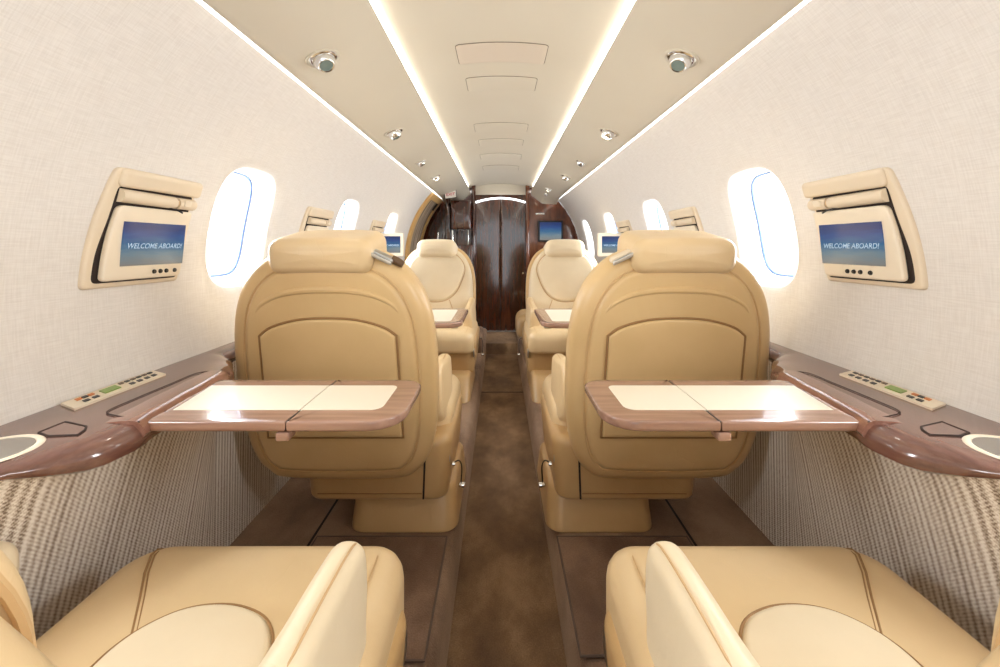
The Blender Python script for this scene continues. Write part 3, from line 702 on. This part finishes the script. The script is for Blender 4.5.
wall_unit(1, 0.985, 'cream wall monitor with WELCOME ABOARD screen on the right wall beside the nearest window')
for s in (-1, 1):
    side = 'left' if s < 0 else 'right'
    wall_unit(s, 1.86, 'half hidden cream monitor unit on the %s wall above the big seat headrest' % side, False)
    wall_unit(s, 2.76, 'far cream monitor housing on the %s wall above the swung-out screen' % side, False)
    # swung-out monitor facing the camera
    xa, xb = (-0.800, -0.600) if s < 0 else (0.600, 0.800)
    Mo = empty('swing_monitor', (s*0.70, 2.58, 0.93), 'cream framed screen swung out from the %s wall beyond the big seat' % side, 'monitor')
    V, F = pad(rrect(xa-0.006, 0.945, xb, 1.090, 0.010), 2.58, 2.605, 0.005, lambda a, z, c: (a, 5.185-c, z), nr=3, step=0.02); fr = link('screen_panel', V, F, 'plastic_pale', Mo)
    def g(u, v, c): return (u, 2.5795-c, v)
    screen(fr, g, xa+0.020, xb-0.018, 0.968, 1.070, -1)
    V, F = tube([(s*0.79, 2.60, 1.00), (s*0.83, 2.68, 1.00)], 0.009, 8); link('swing_arm', V, F, 'plastic', Mo)

# ------------------------------------------------------------------ ceiling lamps
def panel_pt(s, w, y): return Vector((s*(0.330+0.262*w), y, 1.600-0.106*w-0.010*sin(pi*w)))
def lamp(s, y, w, scale, lit, label, cm=(0,0,0)):
    p = panel_pt(s, w, y); nrm = Vector((-s*0.106, 0, -0.262)).normalized()
    aim = (nrm+Vector(cm)).normalized()
    E = empty('reading_lamp', tuple(p), label, 'lamp', 'reading lamps in the ceiling panels')
    k = scale
    V, F = lathe([(0.048*k, -0.001), (0.047*k, 0.003*k), (0.042*k, 0.004*k), (0.039*k, 0.001*k)], p, nrm, 28); link('bezel', V, F, 'ceiling', E)
    V, F = lathe([(0.039*k, 0.001*k), (0.036*k, 0.003*k), (0.033*k, 0.004*k), (0.0005, 0.0035*k)], p, nrm, 28); link('socket', V, F, 'chrome', E)
    q = p+nrm*0.004*k
    V, F = lathe([(0.030*k, -0.006*k), (0.031*k, 0.004*k), (0.028*k, 0.014*k), (0.023*k, 0.022*k), (0.021*k, 0.024*k), (0.018*k, 0.023*k)], q, aim, 28); h = link('swivel_ball', V, F, 'chrome', E)
    V, F = lathe([(0.018*k, 0.023*k), (0.010*k, 0.0225*k), (0.0005, 0.0225*k)], q, aim, 20); link('bulb' if lit else 'lens', V, F, 'bulb' if lit else 'lens', h)
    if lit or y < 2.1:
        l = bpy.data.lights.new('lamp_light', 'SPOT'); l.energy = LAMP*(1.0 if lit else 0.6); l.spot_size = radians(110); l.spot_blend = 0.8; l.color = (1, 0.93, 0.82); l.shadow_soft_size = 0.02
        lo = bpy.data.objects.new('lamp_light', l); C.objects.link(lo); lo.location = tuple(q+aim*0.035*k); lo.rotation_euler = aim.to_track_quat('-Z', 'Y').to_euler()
order = ['nearest', 'second', 'third', 'fourth', 'fifth']
for s in (-1, 1):
    side = 'left' if s < 0 else 'right'
    L = [(1.155, 0.62, 1.0, 0), (1.91, 0.60, 1.0, s > 0), (2.58, 0.62, 0.8, 0), (3.14, 0.60, 0.9, s < 0)]
    if s > 0: L += [(3.92, 0.45, 0.85, 1), (4.22, 0.5, 0.7, 0)]
    for k, (y, w, sc, lit) in enumerate(L):
        nm = (order+['farthest'])[k]
        lamp(s, y, w, sc, lit, '%s chrome reading lamp in the %s ceiling panel, counted from the camera' % (nm, side), (-s*0.15, -0.35 if k == 0 else 0.1, 0))
# exit placard on the left panel
pp = panel_pt(-1, 0.62, 4.08); sg = empty('exit_sign', tuple(pp), 'small white exit sign with red letters on the far left ceiling panel', 'sign')
nrm = Vector((0.106, -0.35, -0.262)).normalized(); ux = Vector((1, 0, 0)); ux = (ux-nrm*ux.dot(nrm)).normalized(); uy = nrm.cross(ux); uy = uy if uy.z > 0 else -uy
def sf(a, b, c): return tuple(pp+ux*a+uy*b+nrm*(0.02+c))
V, F = pad(rrect(-0.062, -0.048, 0.062, 0.048, 0.008), -0.02, 0.002, 0.002, sf, nr=2, step=.02); link('backing', V, F, 'black', sg)
V, F = pad(rrect(-0.052, -0.042, 0.056, 0.036, 0.004), 0.0, 0.004, 0.001, sf, nr=2, step=.02); link('face', V, F, 'white', sg)
V, F = text_mesh('EXIT', 0.042, lambda x, y: sf(x+0.002, y-0.002, 0.0048), 0.0); link('lettering', V, F, 'red', sg, smooth=False)

# ------------------------------------------------------------------ forward end: bulkhead, door, cabinet
YB = 4.50
def section(z):
    return wallx(z) if z < 1.498 else 0.615-(z-1.498)*2.4
# right bulkhead and left bulkhead with an opening for the door
for s in (-1, 1):
    P = [(0.285, 0.09)]
    for k in range(15): z = 0.13+(1.498-0.13)*k/14; P.append((wallx(max(z, 0.3)), z))
    P += [(0.44, 1.60), (0.33, 1.66), (0.285, 1.68)]
    n = len(P); V = [(s*x, YB, z) for x, z in P]+[(s*x, YB+0.03, z) for x, z in P]
    F = [tuple(range(n)), tuple(range(2*n-1, n-1, -1))]+[(i, (i+1) % n, n+(i+1) % n, n+i) for i in range(n)]
    link('wall_front_%s' % ('left' if s < 0 else 'right'), V, F, 'bulk_wood' if s > 0 else 'cab_wood', kind='structure', smooth=False)
    tn += 1; bx('trim_%d' % tn, (min(s*0.262, s*0.305), YB-0.10, 0.09), (max(s*0.262, s*0.305), YB+0.0, 1.655), 'bulk_wood' if s > 0 else 'cab_wood', r=0.012, kind='structure')
link('trim_9', *box((-0.285, YB+0.005, 1.56), (0.285, YB+0.03, 1.70)), 'ceiling', kind='structure', smooth=False)
dr = empty('door_1', (0, YB+0.03, 0.09), kind='structure')
for s in (-1, 1):
    V, F = pad(rrect(min(s*0.003, s*0.283), 0.095, max(s*0.003, s*0.283), 1.60, 0.004), YB+0.012, YB+0.04, 0.003, lambda a, z, c: (a, 9.052-c, z), nr=2, step=0.1); link('door_panel', V, F, 'door_wood', dr)
link('center_gap', *box((-0.003, YB+0.02, 0.095), (0.003, YB+0.03, 1.60)), 'gap', dr)
link('door_sill', *box((-0.28, YB-0.01, 0.088), (0.28, YB+0.005, 0.100)), 'steel', dr)
# arched light above the door
A = [(0.262*(-1+2*k/20), YB-0.03, 1.520-0.045*(-1+2*k/20)**2) for k in range(21)]
V, F = tube(A, 0.009, 8); link('arch_light', V, F, 'led_arch', label='thin arched white light above the wooden door', cat='light')
link('door_handle', *lathe([(0.0005, 0.02), (0.01, 0.02), (0.012, 0.012), (0.008, 0)], (0.24, YB+0.01, 0.72), (0, -1, 0), 14), 'chrome', dr)
# hanging key-like pin in the arch
# bulkhead monitor on the right
bmn = empty('bulkhead_monitor', (0.53, YB-0.02, 1.05), 'black framed screen on the dark wood panel right of the door', 'monitor')
V, F = pad(rrect(0.40, 1.055, 0.665, 1.28, 0.008), 0, 0.03, 0.004, lambda a, z, c: (a, YB-c, z), nr=2, step=.05); fr = link('bezel', V, F, 'black', bmn)
screen(fr, lambda u, v, c: (u, YB-0.031-c, v), 0.418, 0.647, 1.072, 1.262, -1, caption=False)
bx('reading_light_bar', (0.37, YB-0.03, 1.345), (0.47, YB, 1.362), 'chrome', r=0.004, label='small chrome light bar above the screen on the right bulkhead', cat='light')
# galley cabinet on the left
G = empty('galley_cabinet', (-0.45, 4.3, 0.13), 'glossy dark red wood galley cabinet left of the door', 'cabinet')
bx('body', (-0.74, 4.22, 0.13), (-0.285, 4.49, 1.02), 'cab_wood', G, r=0.006)
bx('upper_unit', (-0.50, 4.20, 1.18), (-0.30, 4.49, 1.47), 'cab_wood', G, r=0.01)
bx('side_panel', (-0.565, 4.30, 1.02), (-0.515, 4.49, 1.50), 'cab_wood', G, r=0.006)
bx('chrome_strip', (-0.497, 4.25, 1.02), (-0.478, 4.27, 1.175), 'chrome', G, r=0.004)
bx('chrome_strip', (-0.335, 4.25, 1.02), (-0.322, 4.27, 1.175), 'chrome', G, r=0.004)
bx('door', (-0.46, 4.205, 0.25), (-0.31, 4.225, 0.98), 'cab_wood', G, r=0.006)
V, F = tube([(-0.655, 4.32, 1.02), (-0.640, 4.32, 1.15)], 0.010, 8); link('chrome_tap', V, F, 'chrome', G)

# entry door on the left wall
ED = empty('door_2', (-0.85, 4.05, 0.75), kind='structure')
ya, yb = 3.70, 4.40; ta, tb = radians(-14), radians(43.5)
def dring(m):
    P = []
    pts = rrect(0+m, 0+m, 1-m, 1-m, 0.04)
    for u, v in resample(pts, 0.04):
        lean = 0.10*v   # the frame leans forward as it rises
        P.append((ya+(yb-ya)*min(1, u*(1-0.12*v)+lean*0.9+0.02), ta+(tb-ta)*v))
    return P
r1 = [(u, v) for u, v in resample(rrect(0, 0, 1, 1, 0.04), 0.04)]
r2 = [(0.13+0.74*u, 0.03+0.90*v) for u, v in r1]
def dp(uv, r):
    u, v = uv; return xz(-1, ta+(tb-ta)*v, ya+(yb-ya)*(u*(1-0.10*v)+0.10*v), r)
rings = [[dp(p, R0-0.001) for p in r1], [dp(p, R0-0.022) for p in r1], [dp(p, R0-0.024) for p in r2], [dp(p, R0+0.0) for p in r2]]
V, F = grid(4, len(r1), lambda i, j: rings[i][j], closev=True); link('door_frame', V, F, 'gold', ED)
def dl(i, j):
    u = i/60; v = j/24; return dp((0.13+0.74*u, 0.03+0.9*v), R0-0.006-0.010*abs(sin(u*pi*6)))
V, F = grid(61, 25, dl); link('door_lining', V, F, 'drape', ED)
V, F = grid(6, 6, lambda i, j: dp((0.70+0.17*i/5, 0.83+0.10*j/5), R0-0.021)); link('dark_recess', V, F, 'gap', ED)
